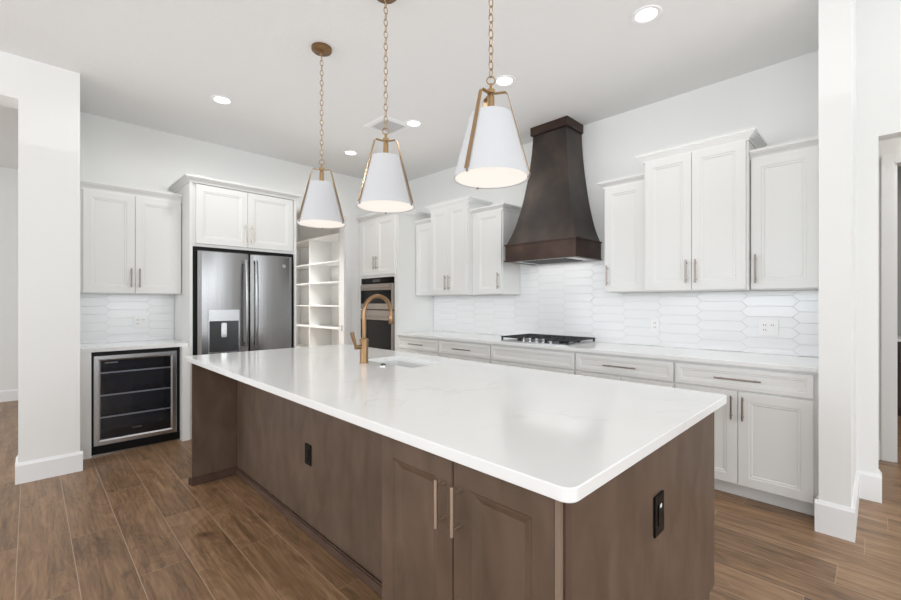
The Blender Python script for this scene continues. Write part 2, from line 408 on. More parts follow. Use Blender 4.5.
# ------------------------------------------------------------------ cabinet pieces
DOOR = [(0, 0), (0, .017), (.0025, .02), (.060, .02), (.064, .0165), (.074, .0165), (.080, .012), (.088, .012)]
SLAB = [(0, 0), (0, .017), (.0025, .02), (.030, .02), (.034, .0165), (.042, .0165), (.046, .012), (.052, .012)]
def bar_pull(f, c, L, axis, d0, parent, mat=None, stand=.032, r=.0058):
    u, z = c; mb = MB(f); h = L/2
    if axis == 'z':
        mb.tube([(u, d0+stand, z-h), (u, d0+stand, z+h)], r); a, b = (u, z-h*.72), (u, z+h*.72)
    else:
        mb.tube([(u-h, d0+stand, z), (u+h, d0+stand, z)], r); a, b = (u-h*.72, z), (u+h*.72, z)
    for p in (a, b): mb.tube([(p[0], d0, p[1]), (p[0], d0+stand, p[1])], r*.75, 8)
    return obj('handle', mb, mat or M['handle'], parent)
def crown(f, u0, u1, d, z0, z1, proj, left=True, right=True, dback=0.004):
    h = z1-z0
    prof = [(.0, 0), (.007, 0), (.007, .2), (.25*proj, .32), (.55*proj, .5), (.8*proj, .62), (.8*proj, .7), (proj, .74), (proj, 1)]
    R = []
    for p, q in prof:
        l = p if left else 0; r = p if right else 0; z = z0+q*h
        R.append([(u0-l, dback, z), (u1+r, dback, z), (u1+r, d+p, z), (u0-l, d+p, z)])
    return MB(f).loft(R)
def upper(label, f, u0, u1, z0, z1, d, ndoors, hside, crown_z, proj, name='wall_cabinet', cl=True, cr=True, gl=.012, gr=.012, hl=.175, hz=None, group='white wall cabinets'):
    loc = f((u0+u1)/2, 0, z0); t = thing(name, label, 'cabinet', loc, group)
    obj('body', MB(f).box((u0, .004, z0), (u1, d, z1)), M['cab'], t)
    a, b = u0+gl, u1-gr; w = (b-a)/ndoors
    for i in range(ndoors):
        p0 = a+i*w+(.0016 if i else 0); p1 = a+(i+1)*w-(.0016 if i < ndoors-1 else 0)
        dr = obj('door', MB(f).panel(p0, p1, z0+.004, z1-.008, d+.0005, DOOR), M['cab'], t)
        hs = hside if ndoors == 1 else ('r' if i == 0 else 'l')
        hu = p1-.030 if hs == 'r' else p0+.030
        if hl: bar_pull(f, (hu, (hz or z0+.145)), hl, 'z', d+.0205, dr)
    obj('crown_moulding', crown(f, u0, u1, d+.004, z1-.012, crown_z, proj, cl, cr), M['cab'], t)
    return t
# cooktop wall, left to right
upper('short single-door white wall cabinet beside the oven tower, partly hidden by a taller cabinet', mapN, -4.288, -3.936, 1.39, 2.312, .31, 1, 'r', 2.364, .042, cl=False, cr=False, hl=0)
upper('tall double-door white wall cabinet to the left of the range hood', mapN, -3.934, -3.294, 1.39, 2.443, .37, 2, '', 2.496, .048)
upper('short single-door white wall cabinet just left of the range hood', mapN, -3.292, -2.846, 1.39, 2.312, .31, 1, 'r', 2.364, .042, cl=False, gl=.07)
upper('short single-door white wall cabinet just right of the range hood', mapN, -1.712, -1.348, 1.39, 2.312, .31, 1, 'l', 2.364, .042, cr=False)
upper('tall double-door white wall cabinet to the right of the range hood', mapN, -1.346, -.638, 1.39, 2.443, .37, 2, '', 2.496, .048)
upper('short single-door white wall cabinet against the right end wall', mapN, -.636, -.242, 1.39, 2.312, .31, 1, 'l', 2.364, .042, cl=False, cr=False, gl=.004, gr=.03, hl=.2)
upper('double-door white wall cabinet above the beverage cooler', mapW, .277, 1.073, 1.383, 2.30, .31, 2, '', 2.372, .045, cl=False, cr=False, gl=.05, gr=.006)

# base run under the cooktop-wall counter
def base_unit(label, u0, u1, drawer_handle=True, doors=2, gr=.0, gl=0):
    d = .60; t = thing('base_cabinet', label, 'cabinet', mapN((u0+u1)/2, 0, 0), 'white base cabinets along the cooktop wall')
    obj('body', MB(mapN).box((u0, .004, .096), (u1, d, .8845)), M['cab'], t)
    obj('toe_kick', MB(mapN).box((u0, .004, 0), (u1, .54, .0955)), M['cab'], t)
    g = .005; a, b = u0+g+gl, u1-g-gr
    dw = obj('drawer', MB(mapN).panel(a, b, .7235, .868, d+.0005, SLAB), M['cab'], t)
    if drawer_handle: bar_pull(mapN, ((a+b)/2, .795), .26 if b-a > .7 else .24, 'u', d+.0205, dw)
    w = (b-a)/doors
    for i in range(doors):
        p0 = a+i*w+(.0016 if i else 0); p1 = a+(i+1)*w-(.0016 if i < doors-1 else 0)
        dr = obj('door', MB(mapN).panel(p0, p1, .100, .7125, d+.0005, DOOR), M['cab'], t)
        bar_pull(mapN, ((p1-.03) if i == 0 else (p0+.03), .608), .155, 'z', d+.0205, dr)
base_unit('white base cabinet next to the oven tower, first in the run', -4.288, -3.541)
base_unit('white base cabinet between the oven-side unit and the cooktop unit', -3.539, -2.766)
base_unit('white base cabinet under the cooktop with a handleless drawer front', -2.764, -1.829, False)
base_unit('white base cabinet just right of the cooktop, one wide drawer', -1.827, -1.042)
base_unit('white base cabinet at the right end with drawer above two doors', -1.040, -.242, gr=.024)

tag(obj('countertop', MB(mapN).box((-4.288, .0, .885), (-.242, .645, .915), .003), M['quartz']), 'long white quartz countertop along the cooktop wall', 'countertop')
tag(obj('countertop', MB(mapW).box((.277, .0, .882), (1.073, .575, .915), .003), M['quartz']), 'short white quartz countertop over the beverage cooler', 'countertop')

# ------------------------------------------------------------------ oven tower
t = thing('oven_tower_cabinet', 'tall white cabinet tower housing the double wall oven', 'cabinet', mapN(-4.72, 0, 0))
TU0, TU1, TD = -5.14, -4.29, .61
OU0, OU1 = -5.112, -4.372
mb = MB(mapN)
mb.box((TU0, .004, .0), (TU0+.02, TD, 2.44)).box((TU1-.02, .004, 0), (TU1, TD, 2.44)).box((TU0+.02, .004, 1.635), (TU1-.02, TD, 2.44)).box((TU0+.02, .004, .10), (TU1-.02, TD, .62))
mb.box((TU0+.02, TD-.02, .62), (OU0-.003, TD, 1.635)).box((OU1+.003, TD-.02, .62), (TU1-.02, TD, 1.635))
obj('body', mb, M['cab'], t)
obj('toe_kick', MB(mapN).box((TU0+.02, .004, 0), (TU1-.02, .54, .10)), M['cab'], t)
um = (OU0+OU1)/2
for (a, b, hs) in ((TU0+.03, um-.0016, 1), (um+.0016, TU1-.05, -1)):
    dr = obj('door', MB(mapN).panel(a, b, 1.668, 2.425, TD+.0005, DOOR), M['cab'], t)
    bar_pull(mapN, ((b-.03) if hs == 1 else (a+.03), 1.83), .175, 'z', TD+.0205, dr)
obj('drawer', MB(mapN).panel(TU0+.03, TU1-.05, .12, .60, TD+.0005, DOOR), M['cab'], t)
obj('crown_moulding', crown(mapN, TU0, TU1, TD+.004, 2.43, 2.495, .06, False, True), M['cab'], t)
ebox('trim_2', (XW, TD-.03, 0), (TU0, TD-.01, 2.44), M['cab'], None, mapN)['kind'] = 'structure'

t = thing('wall_oven', 'stainless and black glass double wall oven in the white tower', 'oven', mapN(um, .3, .625))
obj('body', MB(mapN).box((OU0, .02, .625), (OU1, TD+.002, 1.632)), M['black'], t)
D0 = TD+.0025
obj('control_panel', MB(mapN).box((OU0+.004, D0, 1.555), (OU1-.004, D0+.018, 1.628), .003), M['blackgloss'], t)
ud = obj('upper_door', MB(mapN).box((OU0+.004, D0, 1.21), (OU1-.004, D0+.028, 1.55), .004), M['ovensteel'], t)
obj('window', MB(mapN).box((OU0+.016, D0+.0285, 1.285), (OU1-.03, D0+.031, 1.465)), M['blackgloss'], ud, 'black glass window')
def oven_handle(z, par):
    mb = MB(mapN); mb.tube([(OU0+.05, D0+.052, z), (OU1-.05, D0+.052, z)], .012, 12)
    for u in (OU0+.07, OU1-.07): mb.tube([(u, D0+.02, z), (u, D0+.052, z)], .009, 8)
    obj('handle', mb, M['ovensteel'], par)
oven_handle(1.505, ud)
ld = obj('lower_door', MB(mapN).box((OU0+.004, D0, .66), (OU1-.004, D0+.028, 1.195), .004), M['ovensteel'], t)
obj('window', MB(mapN).box((OU0+.016, D0+.0285, .69), (OU1-.03, D0+.031, 1.068)), M['blackgloss'], ld, 'black glass window')
oven_handle(1.115, ld)
obj('display', MB(mapN).box((um-.09, D0+.0185, 1.575), (um+.09, D0+.0195, 1.61)), M['slot'], t)

# ------------------------------------------------------------------ cooktop
CX, CU0, CU1 = -2.28, -2.676, -1.914
C0, C1 = .06, .58
t = thing('gas_cooktop', 'black and steel gas cooktop set in the wall countertop', 'cooktop', mapN(CX, .32, .9155))
obj('tray', MB(mapN).box((CU0+.005, C0, .9155), (CU1-.005, C1, .927), .004), M['steelsatin'], t)
for i, (u, d, r) in enumerate(((CU0+.14, .18, .042), (CU0+.14, .42, .036), (CX, .27, .055), (CU1-.14, .18, .036), (CU1-.14, .42, .042))):
    c = mapN(u, d, .927)
    obj('burner', MB().lathe(c, [(r, 0), (r, .008), (r*.8, .01), (r*.8, .016), (r*.72, .019)], 20), M['black'], t)
gw = (CU1-CU0)/3
for i in range(3):
    mb = MB(mapN); a, b = CU0+i*gw+.004, CU0+(i+1)*gw-.004; fr = C1-.015 if i != 1 else C1-.12
    z0, z1 = .951, .963
    mb.box((a, C0+.01, z0), (a+.012, fr, z1)).box((b-.012, C0+.01, z0), (b, fr, z1)).box((a+.012, C0+.01, z0), (b-.012, C0+.022, z1)).box((a+.012, fr-.012, z0), (b-.012, fr, z1))
    for k in (.28, .5, .72):
        u = a+(b-a)*k; mb.box((u-.004, C0+.022, z0+.002), (u+.004, fr-.012, z1))
    for k in (.3, .55, .78):
        dd = C0+(fr-C0)*k; mb.box((a+.012, dd-.004, z0+.001), (b-.012, dd+.004, z1-.001))
    for u in (a+.002, b-.016):
        for dd in (C0+.012, fr-.016): mb.box((u, dd, .9265), (u+.014, dd+.014, z0))
    obj('grate', mb, M['iron'], t)
for k in range(5):
    u = CX-.15+k*.075; c = mapN(u, C1-.06, .927)
    obj('knob', MB().lathe(c, [(.021, 0), (.021, .006), (.017, .008), (.0165, .030), (.014, .032)], 18), M['chrome'], t)

# ------------------------------------------------------------------ range hood
t = thing('range_hood', 'flared dark bronze range hood reaching the ceiling above the cooktop', 'range hood', mapN(CX, .25, 1.70))
def rect(hw, d, z, d0=.012): return [(CX-hw, d0, z), (CX+hw, d0, z), (CX+hw, d, z), (CX-hw, d, z)]
R = []
GP = [(1.0, 1.885), (.87, 1.93), (.66, 2.06), (.39, 2.29), (.18, 2.56), (.06, 2.77), (0.0, 2.95), (0, 2.985)]
def gl_(z):
    for (g0, z0), (g1, z1) in zip(GP, GP[1:]):
        if z <= z1: return g0+(g1-g0)*(z-z0)/(z1-z0)
    return 0
zs = [1.885+(2.985-1.885)*i/26 for i in range(27)]
gs = [gl_(z) for z in zs]
for _ in range(4): gs = [gs[0]]+[(gs[i-1]+2*gs[i]+gs[i+1])/4 for i in range(1, 26)]+[gs[26]]
mb = MB(mapN).loft([rect(.19+.195*g, .30+.19*g, z) for g, z in zip(gs, zs)])
obj('body', mb, M['bronze'], t)
obj('cap', MB(mapN).loft([rect(.195, .305, 2.983), rect(.208, .322, 2.986), rect(.208, .322, HC-.0005)]), M['bronzeband'], t)
l_ = bpy.data.lights.new('hood_fill', 'AREA'); l_.shape = 'RECTANGLE'; l_.size = .68; l_.size_y = .40; l_.energy = 1.0; l_.color = (1, .98, .95)  # light added under the hood to brighten the tile behind the cooktop
o_ = bpy.data.objects.new('hood_fill', l_); COL.objects.link(o_); o_.parent = t; o_.location = (0, .01, .003)
# hollow band with flat lips, filter underneath
bo, bd = .392, .497
mb = MB(mapN); zt = 1.885
mb.box((CX-bo, .012, 1.722), (CX-bo+.03, bd, zt-.014)).box((CX+bo-.03, .012, 1.722), (CX+bo, bd, zt-.014)).box((CX-bo+.03, bd-.03, 1.722), (CX+bo-.03, bd, zt-.014))
obj('band', mb, M['bronzeband'], t)
obj('upper_lip', MB(mapN).box((CX-bo-.012, .012, zt-.014), (CX+bo+.012, bd+.012, zt), .003), M['bronzeband'], t)
mb = MB(mapN); l = .012; zb = 1.708
mb.box((CX-bo-l, .012, zb), (CX-bo+.045, bd+l, zb+.014), .003).box((CX+bo-.045, .012, zb), (CX+bo+l, bd+l, zb+.014), .003).box((CX-bo+.045, bd-.045, zb), (CX+bo-.045, bd+l, zb+.014), .003)
obj('lower_lip', mb, M['bronzeband'], t)
mb = MB(mapN).box((CX-bo+.046, .013, 1.7105), (CX+bo-.046, bd-.046, 1.7215))
obj('liner', mb, M['steelsatin'], t)
mb = MB(mapN)
for k in range(12):
    u = CX-.25+k*.5/12; mb.box((u, .08, 1.7065), (u+.03, .40, 1.7102))
obj('filter', mb, M['black'], t)

# ------------------------------------------------------------------ fridge wall: enclosure, fridge, beverage cooler
FD = .59
t = thing('fridge_enclosure', 'tall white cabinet surround built around the refrigerator', 'cabinet', mapW(1.6, 0, 0))
obj('side_panel', MB(mapW).box((1.0755, .004, 0), (1.100, FD+.02, 2.455)), M['cab'], t)
obj('side_panel', MB(mapW).box((2.100, .004, 0), (2.125, FD+.02, 2.455)), M['cab'], t)
obj('body', MB(mapW).box((1.100, .004, 1.842), (2.100, FD, 2.455)), M['cab'], t)
for (a, b, hs) in ((1.130, 1.6015, 1), (1.6045, 2.080, -1)):
    dr = obj('door', MB(mapW).panel(a, b, 1.868, 2.440, FD+.0005, DOOR), M['cab'], t)
    bar_pull(mapW, ((b-.032) if hs == 1 else (a+.032), 2.002), .19, 'z', FD+.0205, dr, M['handle_light'])
obj('crown_moulding', crown(mapW, 1.0755, 2.125, FD+.022, 2.445, 2.506, .046), M['cab'], t)

t = thing('refrigerator', 'stainless french-door refrigerator with a water dispenser', 'refrigerator', mapW(1.6, .3, 0))
obj('case', MB(mapW).box((1.1015, .02, .01), (2.0985, .585, 1.8405)), M['black'], t)
def curved(u0, u1, z0, z1, d0, d1, bulge, holes=None):
    mb = MB(mapW); n = 14; rows = []
    for i in range(n+1):
        q = i/n; u = u0+(u1-u0)*q; e = min(q, 1-q)*(u1-u0)
        edge = -.010*max(0, 1-e/.014)**2
        rows.append((u, d1+edge+bulge*(1-(2*q-1)**2)))
    zlev = [(z0, -.006), (z0+.006, 0), (z1-.008, 0), (z1, -.008)]
    R = [[(u0, d0, z)]+[(u, d+dz, z) for u, d in rows]+[(u1, d0, z)] for z, dz in zlev]
    mb.loft(R, smooth=False); return mb
F0, F1 = .586, .642
ld = obj('left_door', curved(1.136, 1.6005, .745, 1.800, F0, F1, .012), M['steel'], t)
rd = obj('right_door', curved(1.6195, 2.057, .745, 1.800, F0, F1, .012), M['steel'], t)
obj('freezer_drawer', curved(1.136, 2.057, .06, .735, F0, F1, .012), M['steel'], t)
obj('mullion', MB(mapW).box((1.601, F0, .745), (1.619, .62, 1.795)), M['black'], t)
def fridge_handle(u, par):
    mb = MB(mapW); pts = []
    for i in range(19):
        q = i/18; z = .86+.87*q; pts.append((u, .70+.016*math.sin(PI*q), z))
    R = []
    for (uu, d, z) in pts:
        R.append([(uu+.0155*math.cos(k*PI/6), d+.011*math.sin(k*PI/6), z) for k in range(12)])
    mb.loft(R, smooth=True)
    for z in (.875, 1.715): mb.box((u-.012, .645, z-.02), (u+.012, .702, z+.02), .003)
    obj('handle', mb, M['steel'], par)
fridge_handle(1.562, ld); fridge_handle(1.658, rd)
# dispenser : bright control block over a dark recess framed proud of the door
mb = MB(mapW).box((1.222, .650, 1.118), (1.505, .6615, 1.228), .004)
obj('dispenser_panel', mb, M['steelsatin'], ld)
mb = MB(mapW)
mb.box((1.222, .650, .80), (1.230, .6615, 1.118)).box((1.497, .650, .80), (1.505, .6615, 1.118)).box((1.222, .650, .795), (1.505, .672, .815), .003)
obj('dispenser_frame', mb, M['steelsatin'], ld)
R = []
for z in (.815, 1.118):
    R.append([(1.230+.267*i/10, .658-.004*math.sin(PI*i/10), z) for i in range(11)]+[(1.497, .650, z), (1.230, .650, z)])
obj('dispenser_recess', MB(mapW).loft(R), plain('smoked_grey_plastic', srgb(58, 59, 61), .3), ld)
obj('dispenser_paddle', MB(mapW).box((1.335, .659, .955), (1.385, .672, 1.10), .006), M['chrome'], ld)
c = mapW(1.965, F1+.0085, 1.695)
def disc(f, c, r, t_, n=24): return MB(f).loft([[(c[0]+r*math.cos(k*2*PI/n), c[1]+q, c[2]+r*math.sin(k*2*PI/n)) for k in range(n)] for q in (0, t_)])
bd_ = obj('badge', disc(mapW, (1.965, F1+.0065, 1.695), .020, .003), M['steelsatin'], rd, 'small round emblem')
mb = MB(mapW)
for r in (.018,):
    pts = [(1.965+r*math.cos(k*2*PI/24), F1+.0100, 1.695+r*math.sin(k*2*PI/24)) for k in range(25)]; mb.tube(pts, .0013, 6)
def curl(pts): mb.tube([(1.965+a*.011, F1+.0100, 1.695+b*.011) for a, b in pts], .0012, 6)
curl([(-.15, .55), (-.5, .7), (-.9, .3), (-.95, -.3), (-.55, -.7), (-.15, -.35), (-.1, .05), (-.45, .05)])
curl([(.15, -.1), (.55, .1), (.75, .5), (.45, .75), (.15, .4), (.15, -.3), (.5, -.75), (.95, -.4)])
obj('badge_mark', mb, M['chrome'], rd)

# beverage cooler bay
t = thing('cooler_filler_panel', 'narrow white filler panel left of the beverage cooler', 'filler panel', mapW(.32, 0, 0), 'filler panels beside the cooler')
obj('panel', MB(mapW).box((.277, .02, 0), (.364, .58, .8815)), M['cab'], t)
t = thing('cooler_filler_panel', 'narrow white filler panel between the beverage cooler and the refrigerator surround', 'filler panel', mapW(1.04, 0, 0), 'filler panels beside the cooler')
obj('panel', MB(mapW).box((1.012, .02, 0), (1.0745, .625, .8815)), M['cab'], t)
t = thing('beverage_cooler', 'under-counter beverage cooler with stainless glass door and three shelves', 'beverage cooler', mapW(.69, .3, 0))
a, b = .366, 1.010
mb = MB(mapW)
mb.box((a, .03, .005), (a+.03, .52, .876)).box((b-.03, .03, .005), (b, .52, .876)).box((a+.03, .03, .005), (b-.03, .05, .876)).box((a+.03, .05, .84), (b-.03, .52, .876)).box((a+.03, .05, .005), (b-.03, .52, .09))
obj('case', mb, M['black'], t)
obj('liner', MB(mapW).box((a+.0305, .0505, .0905), (b-.0305, .054, .8395)).box((a+.0305, .0545, .0905), (b-.0305, .515, .094)).box((a+.0305, .0545, .0945), (a+.034, .515, .8395)).box((b-.034, .0545, .0945), (b-.0305, .515, .8395)), M['coolerliner'], t)
obj('toe_grille', MB(mapW).box((a, .521, .012), (b, .545, .078)), M['black'], t)
obj('toe_trim', MB(mapW).box((a, .525, .002), (b, .549, .010)), M['chrome'], t)
# mitred stainless door frame
da, db, dz0, dz1, fw = .380, .984, .080, .847, .046
mb = MB(mapW)
rr = lambda i, d: [(da+i, d, dz0+i), (db-i, d, dz0+i), (db-i, d, dz1-i), (da+i, d, dz1-i)]
for A in ([(0, .521), (0, .546), (.004, .550), (fw-.012, .550), (fw, .540), (fw, .521), (0, .521)],):
    Rr = [rr(*q) for q in A]; V = [[mb.v(p) for p in r] for r in Rr[:-1]]
    for i in range(len(V)):
        P, Q = V[i], V[(i+1) % len(V)]
        for k in range(4): mb.bm.faces.new((P[k], P[(k+1) % 4], Q[(k+1) % 4], Q[k]))
dr = obj('door_frame', mb, M['steelsatin'], t)
obj('glass', MB(mapW).box((da+fw-.003, 0.528, dz0+fw-.003), (db-fw+.003, .532, dz1-fw+.003)), M['glass'], dr, 'tinted glass pane')
obj('side_gasket', MB(mapW).box((a, .521, .0785), (da-.001, .533, .876)).box((db+.001, .521, .0785), (b, .533, .876)).box((da-.001, .521, .848), (db+.001, .533, .876)), M['black'], t)
for z in (.685, .49, .30):
    mb = MB(mapW).box((a+.034, .490, z), (b-.034, .502, z+.012), .002)
    s = obj('shelf', mb, M['shelfedge'], t)
    w = MB(mapW)
    for k in range(9):
        u = a+.06+k*(b-a-.12)/8; w.tube([(u, .08, z+.004), (u, .4895, z+.004)], .002, 6)
    w.tube([(a+.034, .2, z+.0015), (b-.034, .2, z+.0015)], .002, 6); w.tube([(a+.034, .38, z+.0015), (b-.034, .38, z+.0015)], .002, 6)
    obj('shelf_wires', w, M['slot'], s)
obj('label_strip', MB(mapW).box((da+fw+.03, .5322, .775), (da+fw+.12, .5328, .787)), M['slot2'], dr)
obj('badge', MB(mapW).box(((da+db)/2-.035, .5322, .185), ((da+db)/2+.035, .5328, .192)), M['slot2'], dr)

# ------------------------------------------------------------------ pantry shelves
t = thing('pantry_shelving', 'white built-in pantry shelving seen through the doorway', 'shelving', (-6.3, 3.3, 0))
XS0, XS1, SY0, SY1 = -7.38, XW-.14, 3.10, 3.478
for x in (XS0, -6.272, XS1-.02):
    obj('upright', MB().box((x-.009, SY0+.004, 0), (x+.009, SY1, 2.29)), M['cab'], t)
for z in (2.29, 1.902, 1.605, 1.258, .932, .55, .10):
    obj('shelf', MB().box((XS0+.009, SY0, z-.018), (-6.281, SY1, z)).box((-6.263, SY0, z-.018), (XS1-.029, SY1, z)), M['cab'], t)

# ------------------------------------------------------------------ island
t = thing('island_cabinet', 'brown stained kitchen island base with doors and a seating recess', 'island', (-1.97, 1.45, 0))
IX0, IX1, IY0, IYB = -3.45, -.492, .832, 2.07
DX0, DX1 = -1.17, -.506
mapI = lambda u, d, z: (u, IY0-d, z)
RY = 1.115
TOP = .8765
yr = IYB-.075
mb = MB().box((DX0, IY0+.021, .10), (DX1, RY, TOP)).box((IX0+.02, RY+.012, .10), (-2.53, yr, TOP)).box((-1.91, RY+.012, .10), (DX1, yr, TOP))
mb.box((-2.53, RY+.012, .10), (-1.91, 1.565, TOP)).box((-2.53, 1.945, .10), (-1.91, yr, TOP)).box((-2.53, 1.565, .10), (-1.91, 1.945, .66))
obj('carcass', mb, M['wood'], t)
obj('back_panel', MB().box((IX0+.02, RY, 0), (DX0-.001, RY+.0115, TOP)), M['wood'], t)
obj('leg_panel', MB().box((IX0, .823, 0), (IX0+.0195, IYB-.075, TOP)), M['wood'], t)
obj('leg_edge', MB().box((IX0, .819, 0), (IX0+.0195, .8228, TOP)), M['woodtrim'], t)
# end panel with a toe notch at its rear lower corner
pts = [(.838, 0), (IYB-.075, 0), (IYB-.075, .098), (IYB, .098), (IYB, TOP), (.838, TOP)]
obj('end_panel', MB().loft([[(x, y, z) for y, z in pts] for x in (DX1+.001, IX1)]), M['wood'], t)
obj('corner_edge', MB().box((DX1+.001, .826, 0), (IX1, .8378, TOP)), M['woodedge'], t, 'lighter front edge of the end panel')
obj('corner_stile', MB().box((IX1+.0005, .842, 0), (IX1+.005, .868, TOP)), M['woodtrim'], t)
obj('rear_face', MB().box((IX0+.02, IYB-.0745, .10), (DX1, IYB-.02, TOP)), M['wood'], t)
um = -.832
WD = [(0, 0), (0, .017), (.0025, .02), (.062, .02), (.067, .015), (.075, .013), (.092, .005), (.094, .005)]
for (a, b, hs) in ((DX0+.003, um-.0018, 1), (um+.0018, DX1-.002, -1)):
    dr = obj('door', MB(mapI).panel(a, b, .12, .860, -.0205, WD), M['wood'], t)
    bar_pull(mapI, ((b-.030) if hs == 1 else (a+.030), .742), .134, 'z', -.0005, dr, M['handle_light'], .034, .006)
obj('toe_board', MB().box((DX0+.001, IY0+.075, 0), (DX1, RY-.001, .0995)), M['wood'], t)
# base shoe round the seating recess
def shoe(x0, y0, x1, y1):
    return MB().box((x0, y0, 0), (x1, y1, .055), .007)
obj('base_shoe', shoe(IX0+.0405, RY-.018, DX0-.002, RY-.0005), M['woodtrim'], t)
obj('base_shoe', shoe(IX0+.020, .804, IX0+.040, RY-.0005), M['woodtrim'], t)
obj('base_shoe', shoe(IX0-.018, .800, IX0+.0195, .8185), M['woodtrim'], t)
obj('cove_trim', MB().box((IX0+.020, RY-.008, .056), (IX0+.028, RY-.0005, TOP)), M['woodtrim'], t)

# island countertop with sink cut-out and rounded corners
SX0, SX1, SY0_, SY1_ = -2.48, -1.957, 1.612, 1.90
CXa, CXb, CYa, CYb = -3.555, -.447, .797, 2.095
def rrect(x0, y0, x1, y1, r, n=6):
    P = []
    for (cx, cy, a0) in ((x1-r, y0+r, -90), (x1-r, y1-r, 0), (x0+r, y1-r, 90), (x0+r, y0+r, 180)):
        for k in range(n+1):
            a = math.radians(a0+90*k/n); P.append((cx+r*math.cos(a), cy+r*math.sin(a)))
    return P
mb = MB(); z0, z1 = .877, .910
out = rrect(CXa, CYa, CXb, CYb, .03); inn = rrect(SX0, SY0_, SX1, SY1_, .02)
e = .0025
outS = rrect(CXa+e, CYa+e, CXb-e, CYb-e, .0275)
loops = [[mb.v((x, y, z0)) for x, y in inn], [mb.v((x, y, z0)) for x, y in outS], [mb.v((x, y, z0+e)) for x, y in out], [mb.v((x, y, z1-e)) for x, y in out], [mb.v((x, y, z1)) for x, y in outS], [mb.v((x, y, z1)) for x, y in inn]]
n = len(out)
for A, B in zip(loops, loops[1:]+loops[:1]):
    for i in range(n): mb.bm.faces.new((A[i], A[(i+1) % n], B[(i+1) % n], B[i]))
tag(obj('island_countertop', mb, M['quartz']), 'large white veined quartz island countertop with rounded corners', 'countertop')
# undermount sink
t = thing('kitchen_sink', 'white undermount sink in the island countertop behind the brass faucet', 'sink', ((SX0+SX1)/2, (SY0_+SY1_)/2, .68))
mb = MB(); o1 = rrect(SX0-.02, SY0_-.02, SX1+.02, SY1_+.02, .03); o2 = rrect(SX0+.004, SY0_+.004, SX1-.004, SY1_-.004, .02); o3 = rrect(SX0+.012, SY0_+.012, SX1-.012, SY1_-.012, .03)
L6 = [[(x, y, .8765) for x, y in o1], [(x, y, .8765) for x, y in o2], [(x, y, .71) for x, y in o3]]
mb.loft(L6, cap0=False, cap1=True); bas = mb
obj('basin', bas, M['sinkw'], t)
obj('drain', MB().lathe(((SX0+SX1)/2, (SY0_+SY1_)/2, .7105), [(.042, 0), (.042, .003), (.03, .0035), (.028, .001)], 24), M['chrome'], t)

# faucet
fx, fy = -2.335, 1.53
t = thing('kitchen_faucet', 'brushed brass gooseneck faucet standing on the island beside the sink', 'faucet', (fx, fy, .9105))
obj('body', MB().lathe((fx, fy, .9105), [(.029, 0), (.029, .008), (.0265, .010), (.0265, .142), (.0285, .144), (.0285, .154), (.024, .156), (.019, .160)], 28), M['brass'], t)
pts = [(fx, fy, 1.068), (fx, fy, 1.15), (fx, fy, 1.235)]
r = .107
for k in range(1, 17):
    a = PI-PI*k/16; pts.append((fx, fy+r+r*math.cos(a), 1.235+r*math.sin(a)))
pts.append((fx, fy+2*r, 1.215))
obj('spout', MB().tube(pts, .0138, 14), M['brass'], t)
obj('spray_head', MB().tube([(fx, fy+2*r, 1.214), (fx, fy+2*r, 1.205), (fx, fy+2*r, 1.16), (fx, fy+2*r, 1.155)], [.0145, .0165, .0165, .0135], 16), M['brass'], t)
obj('handle', MB().tube([(fx, fy-.024, 1.015), (fx, fy-.066, 1.015)], .0135, 14).tube([(fx, fy-.056, 1.012), (fx, fy-.066, 1.03), (fx, fy-.080, 1.075), (fx, fy-.090, 1.112)], [.009, .0095, .0125, .0125], 12), M['brass'], t)
t = thing('air_switch_button', 'small round metal button on the island countertop near the faucet', 'button', (-2.142, 1.54, .9105))
obj('base_ring', MB().lathe((-2.142, 1.54, .9105), [(.024, 0), (.024, .004), (.020, .006)], 24), M['chrome'], t)
obj('push_cap', MB().lathe((-2.142, 1.54, .9168), [(.013, 0), (.013, .007), (.010, .009)], 20), M['slot'], t)

# ------------------------------------------------------------------ outlets
def outlet(label, f, u, z, gangs=1, col='plastic', dark='slot', usb=False, d0=.0, w=.072, h=.117, name='power_outlet', group='white outlets on the tile'):
    W_ = w+(gangs-1)*.046
    t = thing(name, label, 'outlet', f(u, d0, z-h/2), group)
    obj('cover_plate', MB(f).box((u-W_/2, d0, z-h/2), (u+W_/2, d0+.006, z+h/2), .002), M[col], t)
    for g in range(gangs):
        uu = u+(g-(gangs-1)/2)*.046
        ins = obj('insert', MB(f).box((uu-.0165, d0+.0062, z-.034), (uu+.0165, d0+.0085, z+.034), .001), M[col], t)
        if not usb:
            for zz in (-.018, .018):
                if gangs == 2 and g == 1 and zz < 0: continue
                obj('socket_slots', MB(f).box((uu-.008, d0+.0087, z+zz-.005), (uu-.005, d0+.0092, z+zz+.006)).box((uu+.005, d0+.0087, z+zz-.005), (uu+.008, d0+.0092, z+zz+.006)), M[dark], ins)
        else:
            obj('indicator', MB(f).box((uu-.006, d0+.0087, z+.022), (uu+.008, d0+.0092, z+.034)), M['plastic'], ins, 'small white square')
outlet('single white outlet on the tile between the cooktop and the double outlet', mapN, -1.389, 1.10, 1, d0=.0092)
outlet('double white outlet on the tile near the right end wall', mapN, -.578, 1.113, 2, d0=.0092)
outlet('double white outlet on the tile above the beverage cooler', mapW, .785, 1.108, 2, d0=.0092)
mapE = lambda u, d, z: (IX1+d, u, z)
outlet('black outlet with a white square on the island end panel', mapE, 1.412, .632, 1, 'black', 'black', True, d0=.0005, w=.078, h=.128, group='black outlets on the island')
mapR = lambda u, d, z: (u, RY-d, z)
outlet('black outlet plate inside the island seating recess', mapR, -2.26, .445, 1, 'black', 'black', False, d0=.0005, group='black outlets on the island')

